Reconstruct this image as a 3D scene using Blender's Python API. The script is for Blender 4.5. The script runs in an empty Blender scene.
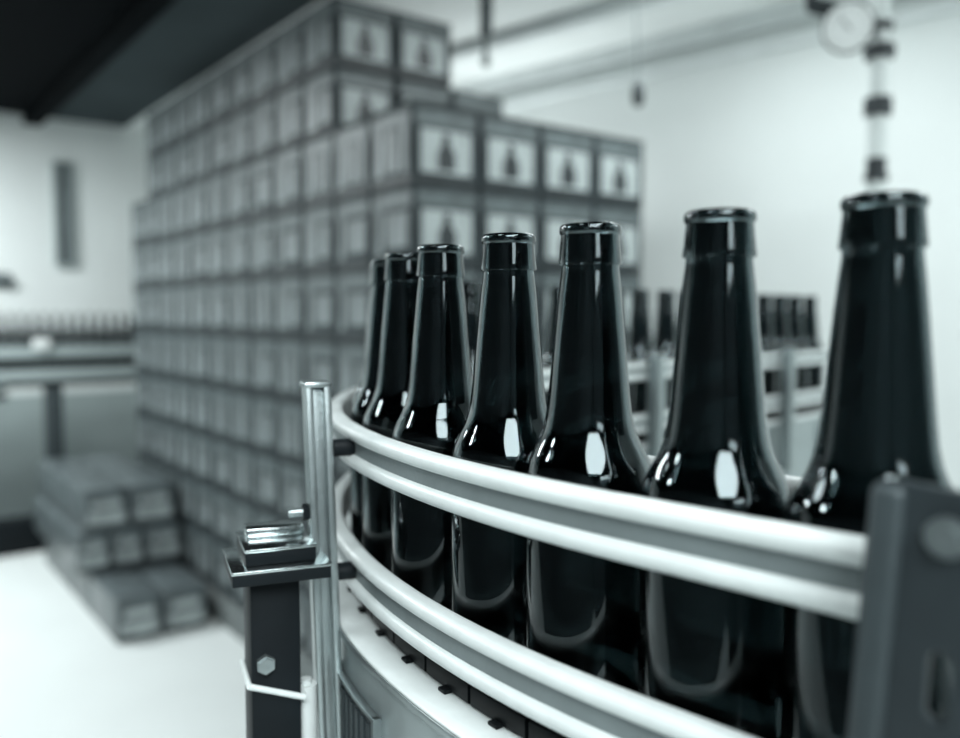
import bpy, bmesh, math, random
from mathutils import Vector, Matrix
random.seed(7)
sc = bpy.context.scene
COL = sc.collection
PI = math.pi
EYE = 1.41                      # camera height above the floor
CX, CY = 0.4546, 0.6891         # centre of the conveyor bend
q = math.sqrt(0.5)

# ------------------------------------------------------------------ materials
def mat(name, col, rough=0.5, metal=0.0, var=0.0, scale=8.0, bump=0.0, bscale=60.0, coat=0.0, stretch=None, spec=0.5):
    m = bpy.data.materials.new(name); m.use_nodes = True
    nt = m.node_tree; b = nt.nodes['Principled BSDF']
    b.inputs['Base Color'].default_value = (*col, 1)
    b.inputs['Roughness'].default_value = rough
    b.inputs['Metallic'].default_value = metal
    b.inputs['Coat Weight'].default_value = coat; b.inputs['Specular IOR Level'].default_value = spec
    tc = nt.nodes.new('ShaderNodeTexCoord'); mp = nt.nodes.new('ShaderNodeMapping')
    nt.links.new(tc.outputs['Object'], mp.inputs['Vector'])
    if stretch: mp.inputs['Scale'].default_value = stretch
    if var:
        n = nt.nodes.new('ShaderNodeTexNoise'); n.inputs['Scale'].default_value = scale; n.inputs['Detail'].default_value = 4
        r = nt.nodes.new('ShaderNodeMapRange')
        r.inputs['From Min'].default_value = 0.3; r.inputs['From Max'].default_value = 0.7
        r.inputs['To Min'].default_value = 1 - var; r.inputs['To Max'].default_value = 1 + var
        x = nt.nodes.new('ShaderNodeVectorMath'); x.operation = 'SCALE'
        x.inputs[0].default_value = col
        nt.links.new(mp.outputs[0], n.inputs['Vector']); nt.links.new(n.outputs['Fac'], r.inputs['Value'])
        nt.links.new(r.outputs['Result'], x.inputs['Scale']); nt.links.new(x.outputs[0], b.inputs['Base Color'])
    if bump:
        n2 = nt.nodes.new('ShaderNodeTexNoise'); n2.inputs['Scale'].default_value = bscale
        bp = nt.nodes.new('ShaderNodeBump'); bp.inputs['Strength'].default_value = bump; bp.inputs['Distance'].default_value = 0.01
        nt.links.new(mp.outputs[0], n2.inputs['Vector']); nt.links.new(n2.outputs['Fac'], bp.inputs['Height'])
        nt.links.new(bp.outputs[0], b.inputs['Normal'])
    return m

M = {}
M['floor'] = mat('pale_floor_paint', (0.76, 0.80, 0.79), 0.55, var=0.04, scale=1.5, bump=0.05)
M['wall'] = mat('white_wall_paint', (0.80, 0.84, 0.83), 0.8, var=0.03, scale=2.0, bump=0.05, bscale=25)
M['wall_back'] = mat('grey_block_wall', (0.07, 0.084, 0.09), 0.85, spec=0.1, var=0.15, scale=3.0, bump=0.2, bscale=20)
M['panel_shade_grey'] = mat('grey_panel_and_shade', (0.36, 0.42, 0.42), 0.7, var=0.06, scale=2.5)  # plain grey for panels, also the painted shade low on the wall
M['ceil_dark'] = mat('deep_shade_ceiling', (0.004, 0.0054, 0.0066), 0.9, var=0.2, scale=2.0, spec=0.05)  # unlit side of the ceiling, shade put into the colour
M['ceil_mid'] = mat('half_shade_ceiling', (0.055, 0.07, 0.075), 0.9, var=0.1, scale=2.0, spec=0.05)  # grey step of the ceiling's shading put into the colour
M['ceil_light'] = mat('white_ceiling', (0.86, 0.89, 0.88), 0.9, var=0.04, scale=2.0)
M['trim'] = mat('grey_trim', (0.78, 0.82, 0.82), 0.6, var=0.05)
M['white_plastic'] = mat('white_guide_plastic', (0.65, 0.70, 0.695), 0.32, var=0.05, scale=60, bump=0.04, bscale=400)
M['rail_web'] = mat('grey_rail_extrusion', (0.20, 0.235, 0.24), 0.45, 0.3, var=0.12, scale=30, bump=0.04, bscale=300)
M['steel'] = mat('brushed_steel', (0.34, 0.385, 0.39), 0.34, 0.9, var=0.08, scale=40, bump=0.03, bscale=300)
M['flange'] = mat('pale_wear_strip', (0.74, 0.79, 0.785), 0.42, var=0.06, scale=30, bump=0.04, bscale=150)
M['steel_pol'] = mat('polished_steel', (0.50, 0.55, 0.555), 0.2, 1.0, var=0.06, scale=40, bump=0.02, bscale=300)
M['panel'] = mat('satin_steel_panel', (0.38, 0.43, 0.435), 0.4, 0.75, var=0.10, scale=14, bump=0.05, bscale=60)
M['steel_dark'] = mat('dark_painted_steel', (0.0075, 0.0105, 0.0125), 0.5, 0.0, spec=0.12, var=0.2, scale=30)
M['steel_mid'] = mat('grey_zinc_bracket', (0.042, 0.055, 0.060), 0.45, 0.3, var=0.12, scale=40, bump=0.04, bscale=200)
M['bracket'] = mat('shaded_zinc_bracket', (0.022, 0.030, 0.034), 0.45, 0.2, var=0.15, scale=40, spec=0.4)  # bracket zinc, darkened for the shaded plate
M['chain'] = mat('black_chain_plastic', (0.004, 0.0055, 0.0065), 0.5, spec=0.2, var=0.2, scale=80)
M['plate'] = mat('dark_embossed_plate', (0.035, 0.045, 0.05), 0.35, 0.4, var=0.3, scale=50)
M['carton'] = mat('filmed_carton_board', (0.034, 0.044, 0.048), 0.6, spec=0.25, var=0.40, scale=9, bump=0.25, bscale=18, coat=0.0, stretch=(2.2, 2.2, 0.7))
M['carton_side'] = mat('streaky_shaded_print', (0.165, 0.19, 0.194), 0.45, var=0.6, scale=14, stretch=(2.5, 2.5, 0.5))  # streaky print, darkened to carry the shade of the left face
M['carton_edge'] = mat('dark_carton_print', (0.022, 0.029, 0.032), 0.45, var=0.25, scale=25)
M['carton_label'] = mat('pale_carton_print', (0.42, 0.465, 0.465), 0.45, var=0.22, scale=16, stretch=(1.5, 1.5, 0.6))
M['carton_grey'] = mat('grey_carton_print', (0.10, 0.122, 0.126), 0.45, var=0.35, scale=30)
M['pile_board'] = mat('dark_filmed_board', (0.085, 0.104, 0.11), 0.4, var=0.35, scale=10, bump=0.35, bscale=14, coat=0.3)
M['pile_label'] = mat('dull_pile_print', (0.34, 0.38, 0.38), 0.4, var=0.35, scale=14)
M['wood'] = mat('pallet_wood', (0.17, 0.19, 0.19), 0.8, var=0.3, scale=12, stretch=(1, 8, 1))
M['sheet'] = mat('board_slip_sheet', (0.07, 0.085, 0.09), 0.8, var=0.15)
M['grey_panel'] = mat('grey_wall_panel', (0.13, 0.155, 0.16), 0.6, var=0.1)
M['dial'] = mat('white_dial', (0.85, 0.88, 0.87), 0.4, var=0.02)
M['pipe'] = mat('pale_pipe', (0.66, 0.71, 0.70), 0.35, var=0.05)
M['iron'] = mat('dark_iron_fitting', (0.03, 0.038, 0.042), 0.45, 0.3, var=0.2, scale=30)
M['diffuser'] = mat('lamp_diffuser', (0.85, 0.88, 0.88), 0.5, var=0.02)

def glass():
    m = bpy.data.materials.new('dark_bottle_glass'); m.use_nodes = True
    nt = m.node_tree; b = nt.nodes['Principled BSDF']
    b.inputs['Transmission Weight'].default_value = 1.0
    b.inputs['IOR'].default_value = 1.5; b.inputs['Specular Tint'].default_value = (0.86, 0.97, 1.0, 1)
    tc = nt.nodes.new('ShaderNodeTexCoord')
    n = nt.nodes.new('ShaderNodeTexNoise'); n.inputs['Scale'].default_value = 90
    r = nt.nodes.new('ShaderNodeMapRange'); r.inputs['From Min'].default_value = .45; r.inputs['From Max'].default_value = .8
    r.inputs['To Min'].default_value = 0.012; r.inputs['To Max'].default_value = 0.07
    nt.links.new(tc.outputs['Object'], n.inputs['Vector']); nt.links.new(n.outputs['Fac'], r.inputs['Value'])
    nt.links.new(r.outputs['Result'], b.inputs['Roughness'])
    b.inputs['Base Color'].default_value = (0.068, 0.094, 0.100, 1)
    return m
M['glass'] = glass()

# ------------------------------------------------------------------ helpers
def mesh_of(bm, name, mats, smooth=True):
    bmesh.ops.recalc_face_normals(bm, faces=bm.faces)
    me = bpy.data.meshes.new(name); bm.to_mesh(me); bm.free()
    for m in (mats if isinstance(mats, (list, tuple)) else [mats]): me.materials.append(m)
    if smooth:
        for p in me.polygons: p.use_smooth = True
        try: me.set_sharp_from_angle(angle=math.radians(35))
        except Exception: pass
    return me
def obj(name, bm, mats, parent=None, loc=None, world=False, kind=None):
    """link bm as ONE mesh object; world=True: vertices are in world space and are moved into the parent's frame"""
    if world and parent is not None:
        root = parent
        off = Vector((0, 0, 0))
        while root is not None: off += root.location; root = root.parent
        bmesh.ops.translate(bm, verts=bm.verts, vec=-off)
    o = bpy.data.objects.new(name, mesh_of(bm, name, mats)); COL.objects.link(o)
    o.parent = parent
    if loc is not None: o.location = loc
    if kind: o['kind'] = kind
    return o
def thing(name, label, cat, loc=(0, 0, 0), rz=0.0, group=None):
    o = bpy.data.objects.new(name, None); COL.objects.link(o); o.empty_display_size = 0.05
    o.location = loc; o.rotation_euler = (0, 0, rz)
    tag(o, label, cat, group); return o
def tag(o, label, cat, group=None):
    o['label'] = label; o['category'] = cat
    if group: o['group'] = group
    return o
def struct(name, bm, m):
    return obj(name, bm, m, kind='structure')
def bevel(bm, w, seg=2):
    if w > 0:
        bmesh.ops.bevel(bm, geom=list(bm.edges), offset=w, segments=seg, affect='EDGES', profile=0.5, clamp_overlap=True)
def box_bm(sx, sy, sz, c=(0, 0, 0), bv=0.0, seg=2, rot=None, bm=None):
    b = bmesh.new()
    bmesh.ops.create_cube(b, size=1.0)
    bmesh.ops.scale(b, verts=b.verts, vec=(sx, sy, sz))
    bevel(b, bv, seg)
    if rot is not None: bmesh.ops.transform(b, matrix=rot.to_4x4(), verts=b.verts)
    bmesh.ops.translate(b, verts=b.verts, vec=c)
    if bm is None: return b
    return join(bm, b)
def join(bm, b):
    me = bpy.data.meshes.new('tmp'); b.to_mesh(me); b.free(); bm.from_mesh(me); bpy.data.meshes.remove(me); return bm
def frame_box(o, ex, ey, lx, ly, z0, z1, bv=0.0, bm=None):
    """box spanning lx along ex, ly along ey (2-tuples a..b), z0..z1, around the plan point o"""
    ex = Vector((ex[0], ex[1], 0)); ey = Vector((ey[0], ey[1], 0))
    c = Vector((o[0], o[1], 0)) + ex * (sum(lx) / 2) + ey * (sum(ly) / 2) + Vector((0, 0, (z0 + z1) / 2))
    b = bmesh.new(); bmesh.ops.create_cube(b, size=1.0)
    bmesh.ops.scale(b, verts=b.verts, vec=(lx[1] - lx[0], ly[1] - ly[0], z1 - z0)); bevel(b, bv)
    R = Matrix(((ex.x, ey.x, 0), (ex.y, ey.y, 0), (0, 0, 1))).to_4x4()
    bmesh.ops.transform(b, matrix=Matrix.Translation(c) @ R, verts=b.verts)
    return b if bm is None else join(bm, b)
def tube(p0, p1, r, seg=20, bm=None, r2=None, bv=0.0):
    p0, p1 = Vector(p0), Vector(p1); d = p1 - p0
    b = bmesh.new()
    bmesh.ops.create_cone(b, cap_ends=True, segments=seg, radius1=r, radius2=r if r2 is None else r2, depth=d.length)
    if bv:
        es = [e for e in b.edges if len(e.link_faces) == 2 and any(len(f.verts) > 4 for f in e.link_faces)]
        bmesh.ops.bevel(b, geom=es, offset=bv, segments=2, affect='EDGES')
    bmesh.ops.transform(b, matrix=Matrix.Translation((p0 + p1) / 2) @ d.to_track_quat('Z', 'Y').to_matrix().to_4x4(), verts=b.verts)
    return b if bm is None else join(bm, b)
def lathe(prof, seg=64):
    b = bmesh.new(); rings = []
    for r, z in prof:
        if r < 1e-6: rings.append([b.verts.new((0, 0, z))])
        else: rings.append([b.verts.new((r * math.cos(2 * PI * k / seg), r * math.sin(2 * PI * k / seg), z)) for k in range(seg)])
    for a, c in zip(rings, rings[1:]):
        for k in range(seg):
            k2 = (k + 1) % seg
            if len(a) == 1 and len(c) == 1: continue
            if len(a) == 1: b.faces.new((a[0], c[k2], c[k]))
            elif len(c) == 1: b.faces.new((a[k], a[k2], c[0]))
            else: b.faces.new((a[k], a[k2], c[k2], c[k]))
    return b
def prism(pts, z0, z1):
    b = bmesh.new()
    lo = [b.verts.new((x, y, z0)) for x, y in pts]; hi = [b.verts.new((x, y, z1)) for x, y in pts]
    n = len(pts); b.faces.new(lo[::-1]); b.faces.new(hi)
    for k in range(n): b.faces.new((lo[k], lo[(k + 1) % n], hi[(k + 1) % n], hi[k]))
    return b
def clip(poly, nx, ny, d):
    """keep the part of a convex polygon with n.p >= d"""
    out = []
    for (x0, y0), (x1, y1) in zip(poly, poly[1:] + poly[:1]):
        a, c = x0 * nx + y0 * ny - d, x1 * nx + y1 * ny - d
        if a >= 0: out.append((x0, y0))
        if a * c < 0:
            t = a / (a - c); out.append((x0 + (x1 - x0) * t, y0 + (y1 - y0) * t))
    return out
def plate_with_slots(w, h, th, holes, corner=0.004):
    """upright plate in the local xz plane with stadium holes (cx, cz, half_w, half_h)"""
    cu = bpy.data.curves.new('tmp', 'CURVE'); cu.dimensions = '2D'; cu.fill_mode = 'BOTH'; cu.extrude = th / 2; cu.bevel_depth = 0.0006; cu.bevel_resolution = 1
    def spl(pts):
        s = cu.splines.new('POLY'); s.points.add(len(pts) - 1); s.use_cyclic_u = True
        for p, (x, y) in zip(s.points, pts): p.co = (x, y, 0, 1)
    pts = []
    for cx_, cy_, a0 in ((w - corner, h - corner, 0), (corner, h - corner, 90), (corner, corner, 180), (w - corner, corner, 270)):
        for k in range(6):
            a = math.radians(a0 + 18 * k); pts.append((cx_ + corner * math.cos(a), cy_ + corner * math.sin(a)))
    spl(pts)
    for cx_, cz_, hw, hh in holes:
        s = []
        for k in range(24):
            a = 2 * PI * k / 24
            y = hw * math.sin(a) + ((hh - hw) if math.sin(a) > 0 else -(hh - hw))
            s.append((cx_ + hw * math.cos(a), cz_ + y))
        spl(s)
    o = bpy.data.objects.new('tmp', cu); COL.objects.link(o)
    dg = bpy.context.evaluated_depsgraph_get()
    me = bpy.data.meshes.new_from_object(o.evaluated_get(dg))
    b = bmesh.new(); b.from_mesh(me)
    bpy.data.objects.remove(o); bpy.data.curves.remove(cu); bpy.data.meshes.remove(me)
    bmesh.ops.transform(b, matrix=Matrix.Rotation(PI / 2, 4, 'X'), verts=b.verts)
    return b

# ------------------------------------------------------------------ camera
PITCH = math.atan(53 / 850)
cam_d = bpy.data.cameras.new('camera'); cam = bpy.data.objects.new('camera', cam_d); COL.objects.link(cam)
cam.location = (0, 0, EYE); cam.rotation_euler = (PI / 2 - PITCH, 0, 0)
cam_d.sensor_width = 36; cam_d.lens = 36 * 850 / 960; cam_d.clip_start = 0.01
cam_d.dof.use_dof = True; cam_d.dof.focus_distance = 0.395; cam_d.dof.aperture_fstop = 4.0; cam_d.dof.aperture_blades = 7
sc.camera = cam

# ------------------------------------------------------------------ room
eR = Vector((0.7972, 0.6037, 0)); eL = Vector((-0.6037, 0.7972, 0)); YAW = math.atan2(0.6037, 0.7972)
H = 2.69
P1, P2, P3, P4 = (-1.77, 6.37), (4.70, 0.51), (0.30, -3.40), (-6.24, 2.98)
ROOM = [P1, P4, P3, P2]       # counter-clockwise
struct('floor', prism(ROOM, -0.08, 0.0), M['floor'])
def wall(name, a, b, m, z0=0.0, z1=H, out=0.1, inn=0.0):
    a, b = Vector((*a, 0)), Vector((*b, 0)); d = (b - a).normalized(); n = Vector((d.y, -d.x, 0))
    if n.dot(Vector((-0.5, 1.5, 0)) - a) > 0: n = -n             # outward
    bm = frame_box(a, d, n, (-0.1 if not inn else 0, (b - a).length + (0.1 if not inn else 0)), (-inn, out if not inn else 0.0), z0, z1)
    return struct(name, bm, m)
wall('wall_left', P4, P1, M['wall'])
wall('wall_right', P1, P2, M['wall'])
wall('wall_back', P2, P3, M['wall_back'])
wall('wall_side', P3, P4, M['wall_back'])
wall('wall_shade_strip', P4, P1, M['panel_shade_grey'], 0.0, 0.90, inn=0.012)          # shade on the lower far left wall, painted as a grey strip
def strip(name, r0, r1, m, z0=H, z1=H + 0.08):
    p = ROOM
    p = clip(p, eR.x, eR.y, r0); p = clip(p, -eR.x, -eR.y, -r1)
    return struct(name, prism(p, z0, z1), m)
strip('ceiling', -9, 1.08, M['ceil_dark'])  # ceiling's light falloff painted as dark, grey and white strips
strip('ceiling_half_shade', 1.08, 1.62, M['ceil_mid'])  # painted half shade between the dark and white strips
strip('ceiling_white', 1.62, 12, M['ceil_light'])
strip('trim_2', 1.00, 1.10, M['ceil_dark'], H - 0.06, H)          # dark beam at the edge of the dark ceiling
dW = (Vector((*P2, 0)) - Vector((*P1, 0))).normalized(); nW = Vector((-dW.y, dW.x, 0))
if nW.dot(Vector((0, 1, 0))) > 0: nW = -nW                        # into the room
Wa = Vector((*P1, 0))
struct('trim_3', frame_box(Wa, dW, nW, (0.3, 8.4), (0, 0.05), H - 0.07, H), M['trim'])
struct('trim_4', frame_box(Wa, dW, nW, (0.3, 8.4), (0, 0.03), H - 0.17, H - 0.13), M['trim'])
struct('trim_5', frame_box(Wa, dW, nW, (0.3, 8.4), (0.50, 0.57), H - 0.06, H), M['trim'])

# ------------------------------------------------------------------ lamps
LC = (0.92, 0.99, 1.0)
def panel_lamp(x, y, sx, sy, power, label, rz=YAW, shape='RECTANGLE'):
    t = thing('ceiling_light', label, 'ceiling light', (x, y, H), rz)
    if shape == 'RECTANGLE':
        f = bmesh.new()
        for s in (-1, 1):
            box_bm(sx + 0.06, 0.03, 0.03, (0, s * (sy / 2 + 0.015), -0.017), bm=f)
            box_bm(0.03, sy, 0.03, (s * (sx / 2 + 0.015), 0, -0.017), bm=f)
        obj('frame', f, M['trim'], t)
        obj('diffuser', box_bm(sx, sy, 0.006, (0, 0, -0.006)), M['diffuser'], t)
    else:
        obj('shade', tube((0, 0, -0.03), (0, 0, -0.002), sx / 2 + 0.02, 32), M['trim'], t)
        obj('diffuser', tube((0, 0, -0.038), (0, 0, -0.030), sx / 2, 32), M['diffuser'], t)
    ld = bpy.data.lights.new('lamp_' + shape.lower(), 'AREA'); ld.shape = shape; ld.size = sx; ld.size_y = sy; ld.energy = power; ld.color = LC
    lo = bpy.data.objects.new('lamp', ld); COL.objects.link(lo); lo.parent = t; lo.location = (0, 0, -0.045)
    return t
panel_lamp(0.28, -1.60, 1.15, 1.60, 116, 'large square skylight panel in the dark ceiling behind the camera', rz=0)
panel_lamp(-2.05, 2.05, 1.1, 0.7, 36, 'added unseen wide panel light brightening the pale floor by the small carton pile')  # added out of view to brighten the floor on the left
panel_lamp(-3.2, 3.72, 1.1, 0.5, 96, 'added unseen panel light brightening the far left wall')  # added out of view to light the far left wall
panel_lamp(2.15, 1.30, 1.4, 0.6, 36, 'added unseen long panel light brightening the right wall')  # added out of view, raises the brightness of the right wall
panel_lamp(0.78, 2.75, 0.9, 0.35, 18, 'added unseen panel light in front of the right wall')  # added fill for the middle of the right wall
panel_lamp(0.48, -0.12, 0.5, 0.4, 13, 'small square ceiling panel light above the bottles, right of the camera')
panel_lamp(-0.62, -0.10, 0.4, 0.4, 9, 'small square ceiling panel light left of the camera')
up = thing('added_uplight', 'added unseen trough uplight on the right wall behind the tall carton stack', 'added light', (0.02, 4.46, 1.72), math.atan2(dW.y, dW.x))  # added lamp hidden by the stack, brightens wall and ceiling
obj('trough', box_bm(1.3, 0.14, 0.05, (0, 0, 0), 0.01), M['trim'], up)
for x in (-0.5, 0.5): obj('arm', box_bm(0.03, 0.42, 0.03, (x, 0.20, 0)), M['iron'], up)
ld = bpy.data.lights.new('lamp_trough', 'AREA'); ld.shape = 'RECTANGLE'; ld.size = 1.2; ld.size_y = 0.10; ld.energy = 9; ld.color = LC
lo = bpy.data.objects.new('lamp', ld); COL.objects.link(lo); lo.parent = up; lo.location = (0, 0, 0.03); lo.rotation_euler = (PI, 0, 0)
pl = thing('pendant_lamp', 'round pendant lamp hanging left of the conveyor bend', 'lamp', (-1.85, 0.70, 2.26))
obj('cord', tube((0, 0, 0.17), (0, 0, H - 2.26), 0.004, 8), M['iron'], pl)
obj('shade', lathe([(0.02, 0.18), (0.03, 0.175), (0.06, 0.14), (0.17, 0.04), (0.175, 0.03), (0.165, 0.035), (0.055, 0.13), (0.02, 0.16)], 32), M['iron'], pl)
ld = bpy.data.lights.new('lamp_bulb', 'POINT'); ld.energy = 20; ld.shadow_soft_size = 0.09; ld.color = LC
lo = bpy.data.objects.new('lamp', ld); COL.objects.link(lo); lo.parent = pl; lo.location = (0, 0, -0.02)
w = bpy.data.worlds.new('world'); sc.world = w; w.use_nodes = True
w.node_tree.nodes['Background'].inputs[0].default_value = (0.5, 0.58, 0.6, 1); w.node_tree.nodes['Background'].inputs[1].default_value = 0.2

em = bpy.data.materials.new('daylit_window_pane'); em.use_nodes = True
eb = em.node_tree.nodes['Principled BSDF']; eb.inputs['Base Color'].default_value = (0.6, 0.65, 0.66, 1)
eb.inputs['Emission Color'].default_value = (0.90, 0.98, 1.0, 1); eb.inputs['Emission Strength'].default_value = 9.0
db = (Vector((*P2, 0)) - Vector((*P3, 0))).normalized(); nb = Vector((-db.y, db.x, 0))
if nb.dot(Vector((0, 1, 0))) < 0: nb = -nb
W0 = Vector((*P3, 0))
wf = bmesh.new()
for a_, b_, z0, z1 in ((0.75, 0.81, 2.16, 2.58), (1.65, 1.71, 2.16, 2.58), (0.81, 1.65, 2.16, 2.21), (0.81, 1.65, 2.53, 2.58), (1.215, 1.245, 2.21, 2.53)):
    frame_box(W0, db, nb, (a_, b_), (-0.005, 0.05), z0, z1, 0.003, wf)
wn = struct('window_1', wf, M['trim'])
obj('pane', frame_box(W0, db, nb, (0.81, 1.65), (0.004, 0.012), 2.21, 2.53), em, wn)

# ------------------------------------------------------------------ the curved conveyor
LIN, LOUT = 1.0, 0.85
def stations(n_arc=60, n_in=12, n_out=10, th0=225.0, th1=135.0, lin=LIN, lout=LOUT):
    st = []
    c = Vector((CX, CY, 0))
    if lin:
        for k in range(n_in): st.append((c + Vector((q, -q, 0)) * (lin * (1 - k / n_in)), Vector((-q, -q, 0))))
    for k in range(n_arc + 1):
        a = math.radians(th0 + (th1 - th0) * k / n_arc); st.append((c, Vector((math.cos(a), math.sin(a), 0))))
    if lout:
        for k in range(1, n_out + 1): st.append((c + Vector((q, q, 0)) * (lout * k / n_out), Vector((-q, q, 0))))
    return st
def sweep(profile, st, bm=None):
    """closed (radius, z) profile along the stations"""
    b = bm or bmesh.new(); rings = []
    for o, n in st: rings.append([b.verts.new((o + n * r) + Vector((0, 0, z))) for r, z in profile])
    m = len(profile)
    for A, B in zip(rings, rings[1:]):
        for k in range(m): b.faces.new((A[k], A[(k + 1) % m], B[(k + 1) % m], B[k]))
    b.faces.new(rings[0][::-1]); b.faces.new(rings[-1])
    return b
def rrect(r0, r1, z0, z1, rad, n=4):
    pts = []
    for cx_, cz_, a0 in ((r1 - rad, z1 - rad, 0), (r0 + rad, z1 - rad, 90), (r0 + rad, z0 + rad, 180), (r1 - rad, z0 + rad, 270)):
        for k in range(n + 1):
            a = math.radians(a0 + 90 * k / n); pts.append((cx_ + rad * math.cos(a), cz_ + rad * math.sin(a)))
    return pts
def on_path(s, R=0.5274):
    """plan point on the bottle line: s along it from the start of the bend"""
    L = R * PI / 2
    if s < 0: return (CX - R * q - s * q, CY - R * q + s * q)
    if s < L:
        a = math.radians(225) - s / R; return (CX + R * math.cos(a), CY + R * math.sin(a))
    return (CX - R * q + (s - L) * q, CY + R * q + (s - L) * q)
CH = EYE - 0.166              # top of the chain
conv = thing('bottle_conveyor', 'curved bottling conveyor with white twin guide rails under the dark bottles', 'conveyor', (CX, CY, 0))
ST = stations()
def cpart(name, bm, m, parent=conv, label=None, kind=None):
    o = obj(name, bm, m, parent, world=True, kind=kind)
    if label: o['label'] = label
    return o
def rail(zt, zb, r0, r1, outer):
    hgt = zt - zb; bh = 0.0079
    wr0, wr1 = (r0 + 0.002, r1 - 0.0035) if outer else (r0 + 0.0035, r1 - 0.002)
    web = cpart('guide_rail', sweep([(wr0, zb + bh * .7), (wr1, zb + bh * .7), (wr1, zt - bh * .7), (wr0, zt - bh * .7)], ST), M['rail_web'])
    cpart('rail_bead', sweep(rrect(r0, r1, zt - bh, zt, 0.0038, 5), ST), M['white_plastic'], web, 'white plastic bead')
    cpart('rail_bead', sweep(rrect(r0, r1, zb, zb + bh, 0.0038, 5), ST), M['white_plastic'], web, 'white plastic bead')
    f0, f1 = (r0, r0 + 0.0018) if outer else (r1 - 0.0018, r1)
    cpart('wear_face', sweep([(f0, zb + bh * .5), (f1, zb + bh * .5), (f1, zt - bh * .5), (f0, zt - bh * .5)], ST), M['white_plastic'], web, 'white plastic face on the bottle side')
for zt, zb in ((EYE - 0.0627, EYE - 0.0859), (EYE - 0.1334, EYE - 0.1574)):
    rail(zt, zb, 0.5590, 0.5703, True)
    rail(zt, zb, 0.4845, 0.4958, False)
cpart('side_panel', sweep([(0.5712, CH - 0.170), (0.5740, CH - 0.170), (0.5740, CH - 0.0135), (0.5712, CH - 0.0135)], ST), M['panel'])
cpart('side_panel', sweep([(0.4862, CH - 0.150), (0.4890, CH - 0.150), (0.4890, CH - 0.0145), (0.4862, CH - 0.0145)], ST), M['panel'])
fl = cpart('top_flange', sweep(rrect(0.5520, 0.5755, CH - 0.0140, CH - 0.0100, 0.0012, 3), ST), M['flange'])
cpart('edge_bead', sweep(rrect(0.5754, 0.5769, CH - 0.0150, CH - 0.0110, 0.0007, 3), ST), M['steel'], fl, 'bright steel edge bead')
cpart('top_flange', sweep(rrect(0.4850, 0.5050, CH - 0.0150, CH - 0.0110, 0.0012, 3), ST), M['flange'])
cpart('chain_bed', sweep([(0.4895, CH - 0.026), (0.571, CH - 0.026), (0.571, CH - 0.0155), (0.4895, CH - 0.0155)], ST), M['steel_dark'])
# chain slats, one mesh each
Lb = 0.5274 * PI / 2; pitch = 0.0385
s = -LIN + 0.02
while s < Lb + LOUT - 0.03:
    def fr(s_):
        if s_ < 0: return Vector((CX, CY, 0)) + Vector((q, -q, 0)) * (-s_), Vector((-q, -q, 0))
        if s_ < Lb:
            a = math.radians(225) - s_ / 0.5274; return Vector((CX, CY, 0)), Vector((math.cos(a), math.sin(a), 0))
        return Vector((CX, CY, 0)) + Vector((q, q, 0)) * (s_ - Lb), Vector((-q, q, 0))
    st = [fr(s + pitch * 0.94 * k / 4) for k in range(5)]
    b = sweep(rrect(0.5005, 0.5575, CH - 0.0095, CH, 0.0012, 2), st)
    st2 = [fr(s + pitch * (0.36 + 0.14 * k / 2)) for k in range(3)]
    sweep(rrect(0.5565, 0.5610, CH - 0.0098, CH - 0.0080, 0.0006, 2), st2, b)      # link lug at the outer edge
    cpart('chain_slat', b, M['chain'])
    s += pitch
# name plate on the outer panel (dark, with a raised rim and ribs)
def s_to_th(px, R):
    """angle on the near side of a circle of radius R seen at image column px"""
    best = None
    for k in range(2000):
        a = math.radians(225 - 60 * k / 2000); x, y = CX + R * math.cos(a), CY + R * math.sin(a)
        e = abs(480 + 850 * x / y - px)
        if best is None or e < best[0]: best = (e, math.degrees(a))
        elif best[0] < 1.0: break
    return best[1]
tA, tB = s_to_th(369, 0.5785), s_to_th(329, 0.5785)
stp = stations(16, th0=tA, th1=tB, lin=0, lout=0)
zp1, zp0 = EYE - 0.2035, EYE - 0.297
np_ = cpart('name_plate', sweep([(0.5740, zp0), (0.5762, zp0), (0.5762, zp1), (0.5740, zp1)], stp), M['plate'], label='dark ribbed plate with a bright rim')
rim = sweep(rrect(0.5740, 0.5787, zp1, zp1 + 0.0022, 0.0008, 2), stp)
for t in (tA, tB):
    d = 0.16; sweep(rrect(0.5740, 0.5787, zp0, zp1 + 0.0022, 0.0008, 2), stations(2, th0=t + d, th1=t - d, lin=0, lout=0), rim)
cpart('rim', rim, M['steel'], np_, 'bright steel rim')
ribs = bmesh.new()
for k in range(7):
    t = tA + (tB - tA) * (k + 1) / 8
    sweep([(0.5762, zp0 + .004), (0.5774, zp0 + .004), (0.5774, zp1 - .005), (0.5762, zp1 - .005)], stations(2, th0=t + 0.25, th1=t - 0.25, lin=0, lout=0), ribs)
cpart('rib', ribs, M['steel_mid'], np_)

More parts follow.
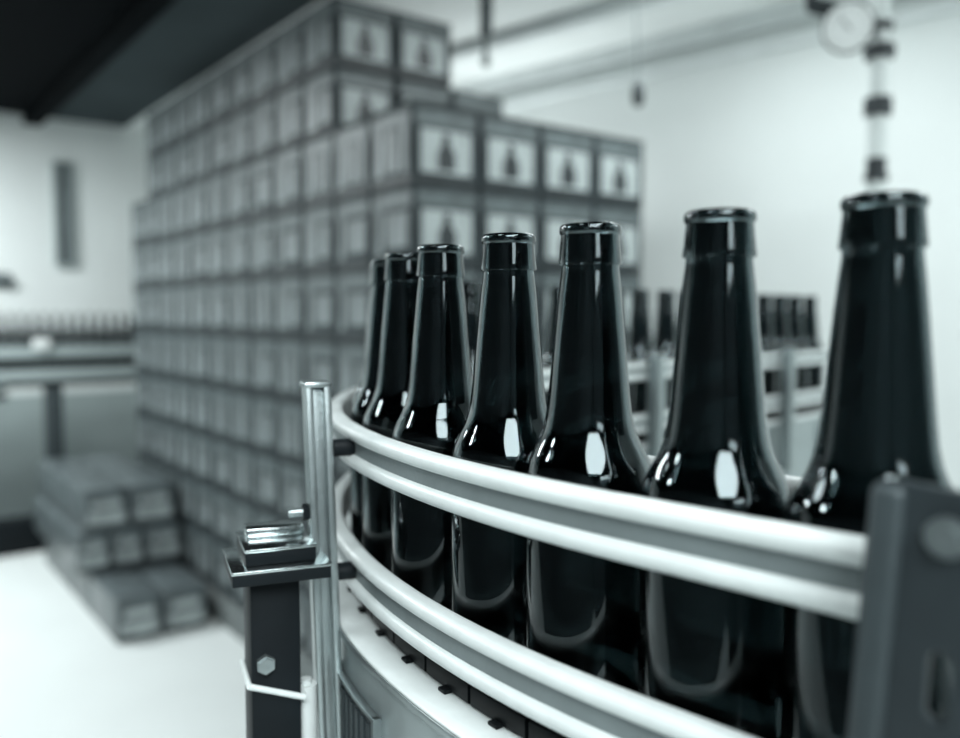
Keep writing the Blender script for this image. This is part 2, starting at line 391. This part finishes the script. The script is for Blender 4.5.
# left rail post with its clamp and leg
def post(th, r0, r1, tw, z0, z1, lean=0.0, ctr=None, nrm=None):
    n = Vector((math.cos(math.radians(th)), math.sin(math.radians(th)), 0)) if nrm is None else nrm
    t = Vector((-n.y, n.x, 0)); c = Vector((CX, CY, 0)) if ctr is None else ctr
    b = bmesh.new()
    frame_box(c, n, t, (r0, r0 + 0.0042), (-tw / 2, tw / 2), z0, z1, 0.0008, b)
    frame_box(c, n, t, (r1 - 0.0042, r1), (-tw / 2, tw / 2), z0, z1, 0.0008, b)
    frame_box(c, n, t, (r0 + 0.003, r1 - 0.003), (-tw * .12, tw * .12), z0, z1 - 0.001, 0.0005, b)
    if lean:
        for v in b.verts: v.co += n * (lean * (v.co.z - EYE + 0.13))
    return b, n, t
TH = s_to_th(320, 0.585)
pb, n, t = post(TH, 0.5778, 0.5920, 0.014, EYE - 0.262, EYE - 0.0385, lean=0.028)
C0 = Vector((CX, CY, 0))
po = cpart('rail_post', pb, M['steel'])
cap = frame_box(C0 + n * 0.003, n, t, (0.5772, 0.5926), (-0.0078, 0.0078), EYE - 0.0395, EYE - 0.036, 0.0015)
cpart('post_cap', cap, M['steel'], po)
st_ = tube(C0 + n * 0.5910 + Vector((0, 0, EYE - 0.1095)), C0 + n * 0.6035 + Vector((0, 0, EYE - 0.1095)), 0.0026, 16, bv=0.0006)
cpart('set_screw', st_, M['steel'], po)
cpart('nut', tube(C0 + n * 0.5920 + Vector((0, 0, EYE - 0.1095)) , C0 + n * 0.5960 + Vector((0, 0, EYE - 0.1095)), 0.0048, 6), M['steel_dark'], po)
for zz in (EYE - 0.0743, EYE - 0.1454):        # spacers that hold the rails off the post
    cpart('rail_spacer', tube(C0 + n * 0.566 + Vector((0, 0, zz)), C0 + n * 0.5785 + Vector((0, 0, zz)), 0.005, 16), M['steel_dark'], po)
clamp = cpart('clamp_block', frame_box(C0, n, t, (0.5925, 0.6295), (-0.021, 0.022), EYE - 0.1310, EYE - 0.1237, 0.0008), M['steel_dark'])
cpart('clamp_lit_top', frame_box(C0, n, t, (0.5920, 0.6300), (-0.0215, 0.0225), EYE - 0.1238, EYE - 0.1220, 0.0006), M['steel_pol'], clamp, 'bright steel sheet for the lit top')  # overhead light on the clamp top, put in as a bright sheet
cpart('clamp_ridge', frame_box(C0, n, t, (0.5945, 0.6265), (-0.018, -0.002), EYE - 0.1221, EYE - 0.1170, 0.0012), M['steel_pol'], clamp)
shp = cpart('shelf_plate', frame_box(C0, n, t, (0.5860, 0.6370), (-0.021, 0.0295), EYE - 0.1393, EYE - 0.1328, 0.0008), M['steel_dark'])
cpart('shelf_lit_top', frame_box(C0, n, t, (0.5855, 0.6375), (-0.0215, 0.030), EYE - 0.1329, EYE - 0.1311, 0.0007), M['steel_pol'], shp, 'bright steel sheet for the lit top')  # bright sheet stands for light on the shelf plate's top
leg = cpart('support_leg', frame_box(C0, n, t, (0.6005, 0.6268), (-0.018, 0.016), 0.0, EYE - 0.1393, 0.0015), M['steel_dark'], label='dark square steel leg')
cpart('bolt', tube(C0 + n * 0.6195 + t * 0.0155 + Vector((0, 0, EYE - 0.186)), C0 + n * 0.6195 + t * 0.0205 + Vector((0, 0, EYE - 0.186)), 0.0052, 6, bv=0.0008), M['steel'], leg)
band = bmesh.new()
ring = [(0.5990, -0.0190), (0.6280, -0.0190), (0.6280, 0.0170), (0.5990, 0.0170)]
for (r0, t0), (r1, t1) in zip(ring, ring[1:] + ring[:1]):
    f = lambda r: EYE - 0.196 - (0.6315 - r) * 0.36
    tube(C0 + n * r0 + t * t0 + Vector((0, 0, f(r0))), C0 + n * r1 + t * t1 + Vector((0, 0, f(r1))), 0.0017, 10, band)
cpart('cable_tie', band, M['white_plastic'], leg, 'pale cable tie')
cpart('foot', tube(C0 + n * 0.6155 + Vector((0, 0, 0.0)), C0 + n * 0.6155 + Vector((0, 0, 0.012)), 0.035, 24), M['steel_dark'], leg)
cpart('cable_conduit', tube(C0 + n * 0.5960 + t * 0.004 + Vector((0, 0, EYE - 0.40)), C0 + n * 0.5960 + t * 0.004 + Vector((0, 0, EYE - 0.203)), 0.0062, 20, bv=0.003), M['white_plastic'], label='pale plastic conduit stub')
cpart('conduit_clip', frame_box(C0, n, t, (0.5865, 0.6045), (-0.004, 0.012), EYE - 0.330, EYE - 0.322), M['steel'])

# near right bracket (slotted, folded plate bolted to the rails)
ex = Vector((q, -q, 0)); en = Vector((-q, -q, 0))
bx0 = Vector((CX, CY, 0)) + ex * 0.0732
br = plate_with_slots(0.055, 0.20, 0.0028, [(0.0195, 0.152, 0.0034, 0.0095)])
R_ = Matrix(((ex.x, -en.x, 0), (ex.y, -en.y, 0), (0, 0, 1))).to_4x4()
lean = Matrix.Rotation(math.radians(3.6), 4, 'Y')
T_ = Matrix.Translation(bx0 + en * 0.5865 + Vector((0, 0, EYE - 0.2405))) @ R_
bmesh.ops.transform(br, matrix=T_ @ lean, verts=br.verts)
brk = cpart('rail_bracket', br, M['bracket'], label='grey slotted bracket plate')
flg = box_bm(0.0085, 0.0150, 0.1985, (0.0042, 0.0035, 0.1), 0.0025, 3)
bmesh.ops.transform(flg, matrix=T_ @ lean, verts=flg.verts)
cpart('bracket_fold', flg, M['steel_mid'], brk)  # paler zinc than the plate: light on the rounding put into colour
bo = tube((0.0185, -0.0060, 0.1895), (0.0185, -0.0010, 0.1895), 0.0050, 24, bv=0.0016)
bmesh.ops.transform(bo, matrix=T_ @ lean, verts=bo.verts)
cpart('bolt', bo, M['steel'], brk, 'bright round bolt head')
# posts on the inner rails of the outgoing run, and on the outer side out of focus
for d in (0.165, 0.56):
    c = Vector((CX, CY, 0)) + Vector((q, q, 0)) * d
    pb, nn, tt = post(0, 0.4640, 0.4800, 0.020, EYE - 0.262, EYE - 0.052, ctr=c, nrm=Vector((-q, q, 0)))
    pp = cpart('rail_post', pb, M['steel'])
    for zz in (EYE - 0.0743, EYE - 0.1454):
        cpart('rail_spacer', tube(c + nn * 0.4795 + Vector((0, 0, zz)), c + nn * 0.489 + Vector((0, 0, zz)), 0.006, 16), M['steel'], pp)
    cpart('post_foot', frame_box(c, nn, tt, (0.470, 0.488), (-0.010, 0.010), EYE - 0.262, EYE - 0.245), M['steel'], pp)
# legs under the frame
for o_, nn in ((Vector((CX, CY, 0)) + Vector((q, -q, 0)) * 0.8, Vector((-q, -q, 0))), (Vector((CX, CY, 0)) + Vector((q, q, 0)) * 0.72, Vector((-q, q, 0)))):
    tt = Vector((-nn.y, nn.x, 0))
    for r in (0.494, 0.542):
        l = cpart('support_leg', frame_box(o_, nn, tt, (r - 0.013, r + 0.013), (-0.013, 0.013), 0.0, CH - 0.026, 0.001), M['steel'])
        cpart('foot', tube(o_ + nn * r, o_ + nn * r + Vector((0, 0, 0.012)), 0.024, 20), M['steel_dark'], l)
a_ = math.radians(165)
for r in (0.494, 0.542):
    nn = Vector((math.cos(a_), math.sin(a_), 0)); tt = Vector((-nn.y, nn.x, 0))
    l = cpart('support_leg', frame_box(C0, nn, tt, (r - 0.013, r + 0.013), (-0.013, 0.013), 0.0, CH - 0.026, 0.001), M['steel'])
    cpart('foot', tube(C0 + nn * r, C0 + nn * r + Vector((0, 0, 0.012)), 0.024, 20), M['steel_dark'], l)
cpart('leg_tie', frame_box(C0, n, t, (0.5741, 0.6020), (-0.012, 0.012), EYE - 0.325, EYE - 0.300), M['steel_dark'])

# ------------------------------------------------------------------ bottles
HB = 0.2037                                # bottle height
def bottle_profile():
    T = HB
    o = [(0.0, 0.0045), (0.012, 0.0032), (0.019, 0.0010), (0.0215, 0.0), (0.0245, 0.0008), (0.0266, 0.0034), (0.0275, 0.008)]
    o += [(0.0275, z) for z in (0.03, 0.06, T - 0.116, T - 0.110)]
    o += [(0.02735, T - 0.1065), (0.0268, T - 0.1025), (0.0256, T - 0.0985), (0.0240, T - 0.0950), (0.0222, T - 0.0915), (0.0205, T - 0.0880), (0.0191, T - 0.0840), (0.01805, T - 0.0790),
          (0.0172, T - 0.0720), (0.0163, T - 0.0620), (0.0152, T - 0.0500), (0.0141, T - 0.0380), (0.0130, T - 0.0270), (0.01215, T - 0.0200), (0.0119, T - 0.0178),
          (0.0124, T - 0.0169), (0.0133, T - 0.0166), (0.01345, T - 0.0158), (0.0132, T - 0.0140), (0.0126, T - 0.0080), (0.0123, T - 0.0052), (0.01225, T - 0.0046), (0.0128, T - 0.0041),
          (0.01315, T - 0.0030), (0.0130, T - 0.0014), (0.0123, T - 0.0004), (0.0113, T), (0.0103, T - 0.0005), (0.0095, T - 0.0018)]
    i = [(0.0093, T - 0.006), (0.0092, T - 0.020), (0.0104, T - 0.030), (0.0124, T - 0.050), (0.0144, T - 0.072), (0.0155, T - 0.082), (0.0176, T - 0.089), (0.0209, T - 0.0955), (0.0232, T - 0.1005), (0.0246, T - 0.1065),
         (0.0250, T - 0.112), (0.0250, 0.06), (0.0250, 0.016), (0.0240, 0.0105), (0.021, 0.0075), (0.012, 0.0085), (0.0, 0.0095)]
    f = lambda r_, z_: (r_ * (0.978 if z_ > T - 0.0172 else 1.0), z_)
    return [f(*p_) for p_ in o] + i
bottle_mesh = mesh_of(lathe(bottle_profile(), 72), 'long_neck_bottle', M['glass'])
bottle_lo = mesh_of(lathe(bottle_profile(), 20), 'long_neck_bottle_far', M['glass'])
for p in bottle_mesh.polygons: p.use_smooth = True
def bottle(x, y, z, label, group, me=bottle_mesh):
    o = bpy.data.objects.new('beer_bottle', me); COL.objects.link(o); o.location = (x, y, z + 0.0002)
    o.rotation_euler = (0, 0, random.uniform(0, 6.28)); tag(o, label, 'bottle', group); return o
front = [(-0.0645, 'nearest dark bottle, large and blurred, behind the slotted bracket at the right'),
         (-0.0075, 'dark bottle second from the right in the front row, sharp shoulder glint'),
         (0.0535, 'dark bottle third from the right in the front row, mouth against the carton stack'),
         (0.1085, 'dark bottle in the middle of the seven front ones, fourth from the left'),
         (0.1790, 'dark bottle third from the left in the front row on the bend'),
         (0.2430, 'dark bottle second from the left, partly covered by the third bottle'),
         (0.3030, 'farthest left dark bottle in the front row, only a sliver showing')]
for s_, lb in front:
    x, y = on_path(s_); bottle(x, y, CH, lb, 'bottles in the front row on the bend')
ORD = ['first', 'second', 'third', 'fourth', 'fifth', 'sixth', 'seventh', 'eighth', 'ninth', 'tenth', 'eleventh', 'twelfth', 'thirteenth', 'fourteenth', 'fifteenth', 'sixteenth',
       'seventeenth', 'eighteenth', 'nineteenth', 'twentieth', 'twenty-first', 'twenty-second', 'twenty-third', 'twenty-fourth', 'twenty-fifth', 'twenty-sixth', 'twenty-seventh', 'twenty-eighth', 'twenty-ninth', 'thirtieth',
       'thirty-first', 'thirty-second', 'thirty-third', 'thirty-fourth', 'thirty-fifth', 'thirty-sixth']
s_ = 0.366; k = 0
while s_ < Lb + LOUT - 0.06:
    x, y = on_path(s_)
    bottle(x, y, CH, 'blurred dark bottle on the far run of the conveyor, %s after the front row' % ORD[k], 'bottles on the far run of the bend')
    s_ += 0.0595 if k % 4 != 3 else 0.066; k += 1

# ------------------------------------------------------------------ the tall carton stack
S0 = Vector((-0.1967, 2.497, 0)); BW, BL, BT = 0.2475, 0.245, 0.235; PAL = 0.15
def face_panel(bm, w, h, x0, z0, d, mi):
    """thin raised print on the local -y face"""
    b = box_bm(w, 0.0012, h, (x0, d, z0)); 
    for f in b.faces: f.material_index = mi
    join(bm, b)
def label_bm(w, h, slim, v=0):
    b = bmesh.new()
    face_panel(b, w * 0.94, h * 0.20, 0, h * 0.86, 0, 1)                     # grey patterned band along the top
    if not slim:
        face_panel(b, w * 0.80, h * 0.56, 0, h * 0.44, 0, 0)                 # pale panel
        e = bmesh.new()                                                     # dark bottle-shaped mark
        pts = [(-.036, .08), (.036, .08), (.036, .30), (.016, .42), (.014, .56), (-.014, .56), (-.016, .42), (-.036, .30)]
        f = []
        for (x, z) in pts: f.append(e.verts.new((x * w / .2475, -0.0014, z * h / .5 * .5 + h * .12)))
        fc = e.faces.new(f); r = bmesh.ops.extrude_face_region(e, geom=[fc])
        bmesh.ops.translate(e, verts=[v for v in r['geom'] if isinstance(v, bmesh.types.BMVert)], vec=(0, 0.001, 0))
        for x in e.faces: x.material_index = 2
        join(b, e)
    else:
        for (ww, hh, xx) in (((.40, .60, -.24), (.30, .50, .22)), ((.22, .62, -.30), (.26, .56, .02), (.16, .60, .33)), ((.56, .46, .12), (.14, .62, -.34)))[v]:
            face_panel(b, w * ww, h * hh, w * xx, h * 0.46, 0, 0)
    face_panel(b, w * 0.97, h * 0.09, 0, h * 0.065, 0, 2)                    # dark band along the bottom
    return b
gap = 0.006
cb = box_bm(BW - gap, BL - gap, BT - 0.003, (0, 0, (BT - 0.003) / 2), 0.006, 2)
carton_me = mesh_of(cb, 'carton_body', M['carton'])
lf = label_bm(BW - 0.02, BT - 0.01, False); bmesh.ops.translate(lf, verts=lf.verts, vec=(0, -(BL - gap) / 2 - 0.0004, 0.003))
front_me = mesh_of(lf, 'front_print', [M['carton_label'], M['carton_grey'], M['carton_edge']], False)
side_mes = []
for v in range(3):
    ls = label_bm(BL - 0.02, BT - 0.01, True, v); bmesh.ops.translate(ls, verts=ls.verts, vec=(0, -(BW - gap) / 2 - 0.0004, 0.003))
    bmesh.ops.rotate(ls, verts=ls.verts, cent=(0, 0, 0), matrix=Matrix.Rotation(-PI / 2, 3, 'Z'))
    side_mes.append(mesh_of(ls, 'side_print', [M['carton_side'], M['carton_grey'], M['carton_edge']], False))
def carton(ir, il, it, label, fr=True, sd=True, group='printed cartons in the tall stack'):
    c = S0 + eR * (BW * (ir + 0.5) + random.uniform(-.0015, .0015)) + eL * (BL * (il + 0.5) + random.uniform(-.0015, .0015))
    if it >= 8: c += eR * 0.04 + eL * 0.06
    z = PAL + BT * it + (0.0035 if it >= 8 else 0.0)
    r = thing('beer_carton', label, 'carton', (c.x, c.y, z), YAW + random.uniform(-.012, .012), group)
    o = bpy.data.objects.new('carton_body', carton_me); COL.objects.link(o); o.parent = r
    if fr:
        o = bpy.data.objects.new('front_print', front_me); COL.objects.link(o); o.parent = r; o['label'] = 'pale printed panel with a dark bottle mark'
    if sd:
        o = bpy.data.objects.new('side_print', random.choice(side_mes)); COL.objects.link(o); o.parent = r; o['label'] = 'pale printed side panels'
LAY = ['bottom'] + ['%s from bottom' % x for x in ORD[1:10]]
def layer_name(it):
    return {0: 'bottom', 1: 'second', 2: 'third', 3: 'fourth', 4: 'fifth', 5: 'sixth', 6: 'seventh', 7: 'eighth', 8: 'upper set-back', 9: 'topmost'}[it]
NL = 12
for it in range(8):
    carton(0, 0, it, 'printed carton at the near corner of the tall stack, %s layer up' % layer_name(it))
    for ir in range(1, 4):
        carton(ir, 0, it, 'printed carton on the stack front, %s layer up, %s right of the corner carton' % (layer_name(it), ORD[ir - 1]), True, False)
    for il in range(1, NL):
        carton(0, il, it, 'printed carton on the stack left side, %s layer up, %s back from the corner carton' % (layer_name(it), ORD[il - 1]), False, True)
# slip sheet under the set-back layers
sh = frame_box(S0, eR, eL, (0, BW * 4), (0.0, BL * 12), PAL + BT * 8 + 0.0002, PAL + BT * 8 + 0.0032)
o = obj('slip_sheet', sh, M['sheet']); tag(o, 'dark flat board sheet under the two set-back top layers of cartons', 'sheet')
for it, nr in ((8, 3), (9, 2)):
    for il in range(2, 11):
        for ir in range(nr if il == 2 else 1):
            if ir == 0: lb = 'printed carton on the %s layer, left side, %s back from its corner' % (layer_name(it), ORD[il - 2]) if il > 2 else 'printed carton at the near corner of the %s layer' % layer_name(it)
            else: lb = 'printed carton on the front of the %s layer, %s right of its corner' % (layer_name(it), ORD[ir - 1])
            carton(ir, il, it, lb, il == 2, ir == 0)
# pallets
for k in range(3):
    c = S0 + eR * (BW * 2) + eL * (BL * 4 * (k + 0.5))
    t_ = thing('wooden_pallet', ['wooden pallet under the near end of the tall carton stack', 'wooden pallet under the middle of the tall carton stack', 'wooden pallet under the far end of the tall carton stack'][k], 'pallet', (c.x, c.y, 0), YAW, 'pallets under the tall stack')
    for j in range(7):
        obj('deck_board', box_bm(0.98, 0.10, 0.022, (0, -0.42 + j * 0.14, 0.138), 0.002), M['wood'], t_)
    for j in range(3):
        obj('stringer', box_bm(0.09, 0.94, 0.105, (-0.44 + j * 0.44, 0, 0.0745), 0.002), M['wood'], t_)
        obj('bottom_board', box_bm(0.10, 0.94, 0.022, (-0.44 + j * 0.44, 0, 0.011), 0.002), M['wood'], t_)

# ------------------------------------------------------------------ the small carton pile
Q0 = Vector((-1.556, 3.556, 0)); PT = 0.198
def pile_mesh(w, d):
    b = box_bm(w - 0.006, d - 0.006, PT - 0.002, (0, 0, (PT - 0.002) / 2), 0.012, 3)
    me = mesh_of(b, 'carton_body', M['pile_board'])
    f = bmesh.new()
    n_ = 10                                                      # bulging print that follows the film
    face_panel(f, w * 0.80, 0.055, 0, 0.060, -(d - 0.006) / 2 - 0.0004, 0)
    face_panel(f, w * 0.62, 0.038, 0, 0.125, -(d - 0.006) / 2 - 0.0004, 0)
    return me, mesh_of(f, 'front_print', [M['pile_label']], False)
PM = {}
def pile_carton(r0, w, l0, d, lvl, label):
    if (w, d) not in PM: PM[(w, d)] = pile_mesh(w, d)
    me, fm = PM[(w, d)]
    c = Q0 + eR * (r0 + w / 2) + eL * (l0 + d / 2)
    r = thing('wrapped_carton', label, 'carton', (c.x, c.y, PT * lvl), YAW + random.uniform(-.02, .02) * (lvl > 0) * 0.4, 'cartons in the small stepped pile')
    o = bpy.data.objects.new('carton_body', me); COL.objects.link(o); o.parent = r
    o = bpy.data.objects.new('front_print', fm); COL.objects.link(o); o.parent = r; o['label'] = 'dull pale print'
DEP = [(0.0, 0.46), (0.465, 0.37), (0.84, 0.37), (1.215, 0.37)]
RN = ['front', 'second', 'third', 'rear']
for j, (l0, d) in enumerate(DEP):
    for i, nm in enumerate(('left', 'right')):
        pile_carton(i * 0.203, 0.198, l0, d, 0, 'dark wrapped carton on the floor, %s end, %s row of the small stepped pile' % (nm, RN[j]))
for j, (l0, d) in enumerate(DEP[1:]):
    for (r0, w_, nm) in ((-0.05, 0.150, 'left'), (0.104, 0.150, 'middle'), (0.258, 0.180, 'right')):
        pile_carton(r0, w_, l0, d, 1, 'dark wrapped carton in the middle layer of the small pile, %s of the %s three' % (nm, ['front', 'second', 'rear'][j]))
    for (r0, w_, nm) in ((-0.02, 0.212, 'left'), (0.198, 0.212, 'right')):
        pile_carton(r0, w_, l0, d, 2, 'dark wrapped carton on top of the small pile, %s of the %s pair' % (nm, ['front', 'second', 'rear'][j]))

# ------------------------------------------------------------------ far left conveyor
def RLp(r, l): 
    p = S0 + eR * r + eL * l; return p
FZ = EYE - 0.186
fo = RLp(-0.35, 3.56)
fc = thing('straight_conveyor', 'blurred straight conveyor by the far left wall carrying small dark bottles', 'conveyor', (fo.x, fo.y, 0), YAW)
LX0, LX1 = -1.1, 0.75
def fp(name, sx, sy, z0, z1, m, x=(LX0 + LX1) / 2, y=0, parent=fc): return obj(name, box_bm(sx, sy, z1 - z0, (x, y, (z0 + z1) / 2), 0.002), m, parent)
LL = LX1 - LX0
fp('belt', LL, 0.10, FZ - 0.02, FZ, M['chain'])
for yy in (-0.062, 0.062):
    fp('side_panel', LL, 0.012, FZ - 0.065, FZ + 0.004, M['panel_shade_grey'], y=yy)
    fp('lower_channel', LL, 0.010, FZ - 0.13, FZ - 0.066, M['steel_dark'], y=yy)
    fp('lower_panel', LL, 0.012, FZ - 0.20, FZ - 0.131, M['panel_shade_grey'], y=yy)
    fp('bottom_rail', LL, 0.014, FZ - 0.235, FZ - 0.201, M['steel_dark'], y=yy)
    fp('guide_rail', LL, 0.010, FZ + 0.025, FZ + 0.05, M['steel_mid'], y=yy * 0.75)
    for x in (-1.0, -0.54, -0.1, 0.33, 0.70):
        fp('rail_post', 0.014, 0.012, FZ - 0.02, FZ + 0.05, M['steel_mid'], x=x, y=yy * 0.98)
for x in (-1.0, 0.037, 0.70):
    for yy in (-0.05, 0.05):
        lg = fp('support_leg', 0.085 if x == 0.037 else 0.06, 0.03, 0.0, FZ - 0.21, M['steel_mid'], x=x, y=yy)
fp('clamp_cap', 0.09, 0.03, FZ - 0.01, FZ + 0.05, M['dial'], x=-0.03, y=-0.075)
fp('base_skid', LL, 0.16, 0.0, 0.20, M['steel_dark'])
bb = box_bm(0.80, 0.03, 0.05, (-0.62, -0.10, FZ - 0.26), 0.003, rot=Matrix.Rotation(math.radians(-5), 3, 'Y')) ; obj('brace', bb, M['steel'], fc)
bb = box_bm(0.80, 0.03, 0.035, (-0.62, -0.10, FZ - 0.315), 0.003, rot=Matrix.Rotation(math.radians(-5), 3, 'Y')) ; obj('brace_angle', bb, M['steel_dark'], fc)
k = 0
x = LX0 + 0.05
while x < LX1 - 0.03:
    p = fo + eR * x
    bottle(p.x, p.y, FZ, 'tiny dark bottle on the straight conveyor at far left, %s from its left end' % ORD[k], 'bottles on the far left conveyor', bottle_lo)
    x += 0.062; k += 1

# ------------------------------------------------------------------ things on the walls and under the ceiling
wl = (Vector((*P1, 0)) - Vector((*P4, 0))).normalized(); nl = Vector((wl.y, -wl.x, 0))     # into the room
def ray_hit(px, A, d):
    """plan point where image column px meets the line A + u d"""
    k = (px - 480) / 850
    u = (k * A.y - A.x) / (d.x - k * d.y); return A + d * u
A4 = Vector((*P4, 0))
p = ray_hit(67, A4, wl); zt, zb = EYE + 150 * p.y / 850, EYE + 51 * p.y / 850
wp = thing('wall_panel', 'narrow tall grey panel on the far left wall', 'panel', (p.x, p.y, zb), math.atan2(wl.y, wl.x))
hw = 7.5 * p.y / 850 / 1.0
obj('panel_face', box_bm(hw * 2, 0.03, zt - zb, (0, -0.016, (zt - zb) / 2), 0.003), M['grey_panel'], wp)
fbm = bmesh.new()
for sx in (-1, 1): box_bm(0.012, 0.045, zt - zb + 0.02, (sx * (hw + 0.004), -0.023, (zt - zb) / 2), 0.002, bm=fbm)
for zz in (-0.004, zt - zb + 0.004): box_bm(hw * 2, 0.045, 0.012, (0, -0.023, zz), 0.002, bm=fbm)
obj('panel_frame', fbm, M['panel_shade_grey'], wp)
p = ray_hit(4, A4, wl); z = EYE + 35 * p.y / 850
wb = thing('wall_bracket', 'small dark shelf bracket on the far left wall at the picture edge', 'bracket', (p.x, p.y, z), math.atan2(wl.y, wl.x))
obj('arm', box_bm(0.12, 0.05, 0.04, (0, -0.03, 0), 0.004), M['grey_panel'], wb)
obj('back_plate', box_bm(0.10, 0.012, 0.10, (0, -0.007, 0), 0.002), M['grey_panel'], wb)

def at(px, py, y):
    """world point on the ray through a pixel at depth y"""
    c, s_ = math.cos(PITCH), math.sin(PITCH); xx, yy = (px - 480) / 850, (py - 369) / 850
    d = Vector((xx, c - yy * s_, -s_ - yy * c)); return Vector((0, 0, EYE)) + d * (y / d.y)
# hanging conduit drop and hanging hook
a = at(486, 66, 3.30)
hg = thing('hanging_conduit', 'dark thin conduit hanging from the white ceiling behind the carton stack', 'conduit', (a.x, a.y, a.z))
obj('rod', tube((0, 0, 0.02), (0, 0, H - a.z), 0.011, 12), M['grey_panel'], hg)
obj('socket', tube((0, 0, 0.11), (0, 0, H - a.z), 0.024, 16, bv=0.004), M['steel_mid'], hg)
obj('end_cap', tube((0, 0, 0), (0, 0, 0.03), 0.016, 12), M['grey_panel'], hg)
a = at(638, 107, 3.05)
hk = thing('hanging_weight', 'small dark pull handle hanging on a pale cord by the right wall', 'pull handle', (a.x, a.y, a.z))
obj('handle', lathe([(0, 0), (0.014, 0.004), (0.022, 0.025), (0.021, 0.065), (0.012, 0.085), (0.0, 0.088)], 20), M['iron'], hk)
obj('cord', tube((0, 0, 0.085), (-0.02, 0, H - a.z), 0.003, 10), M['grey_panel'], hk)
a = at(612, -4, 3.0)
cb_ = thing('ceiling_hook', 'small dark ceiling hook at the top edge of the picture', 'hook', (a.x, a.y, H))
obj('base', tube((0, 0, -0.02), (0, 0, 0), 0.03, 20), M['iron'], cb_)
obj('shank', tube((0, 0, -0.065), (0, 0, -0.018), 0.012, 12), M['iron'], cb_)

# pressure gauge on its stand pipe
YG = 2.35
a = at(878, 100, YG)
sp = thing('stand_pipe', 'pale vertical pipe with dark fittings and round gauge by the right wall', 'pipe', (a.x, a.y, 0))
zg = lambda py: at(878, py, YG).z
obj('pipe', tube((0, 0, 0.0), (0, 0, H), 0.024, 20), M['pipe'], sp)
obj('floor_flange', tube((0, 0, 0.0), (0, 0, 0.02), 0.07, 24, bv=0.004), M['iron'], sp)
for py, hgt, r in ((52, 0.036, 0.042), (107, 0.050, 0.038), (168, 0.060, 0.026), (27, 0.022, 0.036), (178, .02, .034)):
    b = tube((0, 0, zg(py) - hgt / 2), (0, 0, zg(py) + hgt / 2), r, 8 if r > 0.03 else 16, bv=0.004)
    obj('fitting', b, M['iron'], sp)
dx = at(848, 27, YG - 0.06) - Vector((a.x, a.y, 0))
g = dx
dirc = (Vector((0, 0, EYE)) - (g + Vector((a.x, a.y, 0)))); dirc.z *= 0.5; dirc.normalize()
gb = obj('gauge_case', tube(g - dirc * 0.032, g, 0.066, 40, bv=0.004), M['iron'], sp)
obj('dial_face', tube(g - dirc * 0.001, g + dirc * 0.002, 0.061, 40), M['dial'], gb)
rm = bmesh.new()
up_ = Vector((0, 0, 1)); rt = dirc.cross(up_).normalized(); up_ = rt.cross(dirc)
tk = bmesh.new()
for k in range(11):
    an = math.radians(-135 + 27 * k); v = up_ * math.cos(an) + rt * math.sin(an)
    tube(g + dirc * 0.0022 + v * 0.043, g + dirc * 0.0022 + v * 0.051, 0.0012, 6, tk)
obj('scale_mark', tk, M['iron'], gb)
v = up_ * 0.8 + rt * 0.6
obj('needle', tube(g + dirc * 0.0035 - v * 0.010, g + dirc * 0.0035 + v * 0.040, 0.002, 8, r2=0.0008), M['iron'], gb)
obj('gauge_stem', tube(g - dirc * 0.016, Vector((0, 0, g.z)), 0.012, 12), M['iron'], sp)
hv = at(818, 5, YG) - Vector((a.x, a.y, 0))
hb = tube(hv - Vector((0.02, 0, 0)), g - dirc * 0.02 + Vector((0, 0, 0.04)), 0.022, 12); obj('valve_body', hb, M['iron'], sp)
obj('valve_handle', tube(hv + Vector((-0.02, 0, -0.01)), hv + Vector((-0.02, 0, 0.09)), 0.014, 12), M['iron'], sp)

# ------------------------------------------------------------------ view
sc.view_settings.view_transform = 'Standard'; sc.view_settings.look = 'None'
sc.view_settings.gamma = 1; sc.view_settings.use_curve_mapping = False; sc.view_settings.exposure = -0.12
sc.cycles.use_denoising = True
sc.cycles.max_bounces = 14; sc.cycles.transmission_bounces = 12; sc.cycles.glossy_bounces = 6; sc.cycles.caustics_refractive = False; sc.cycles.caustics_reflective = False
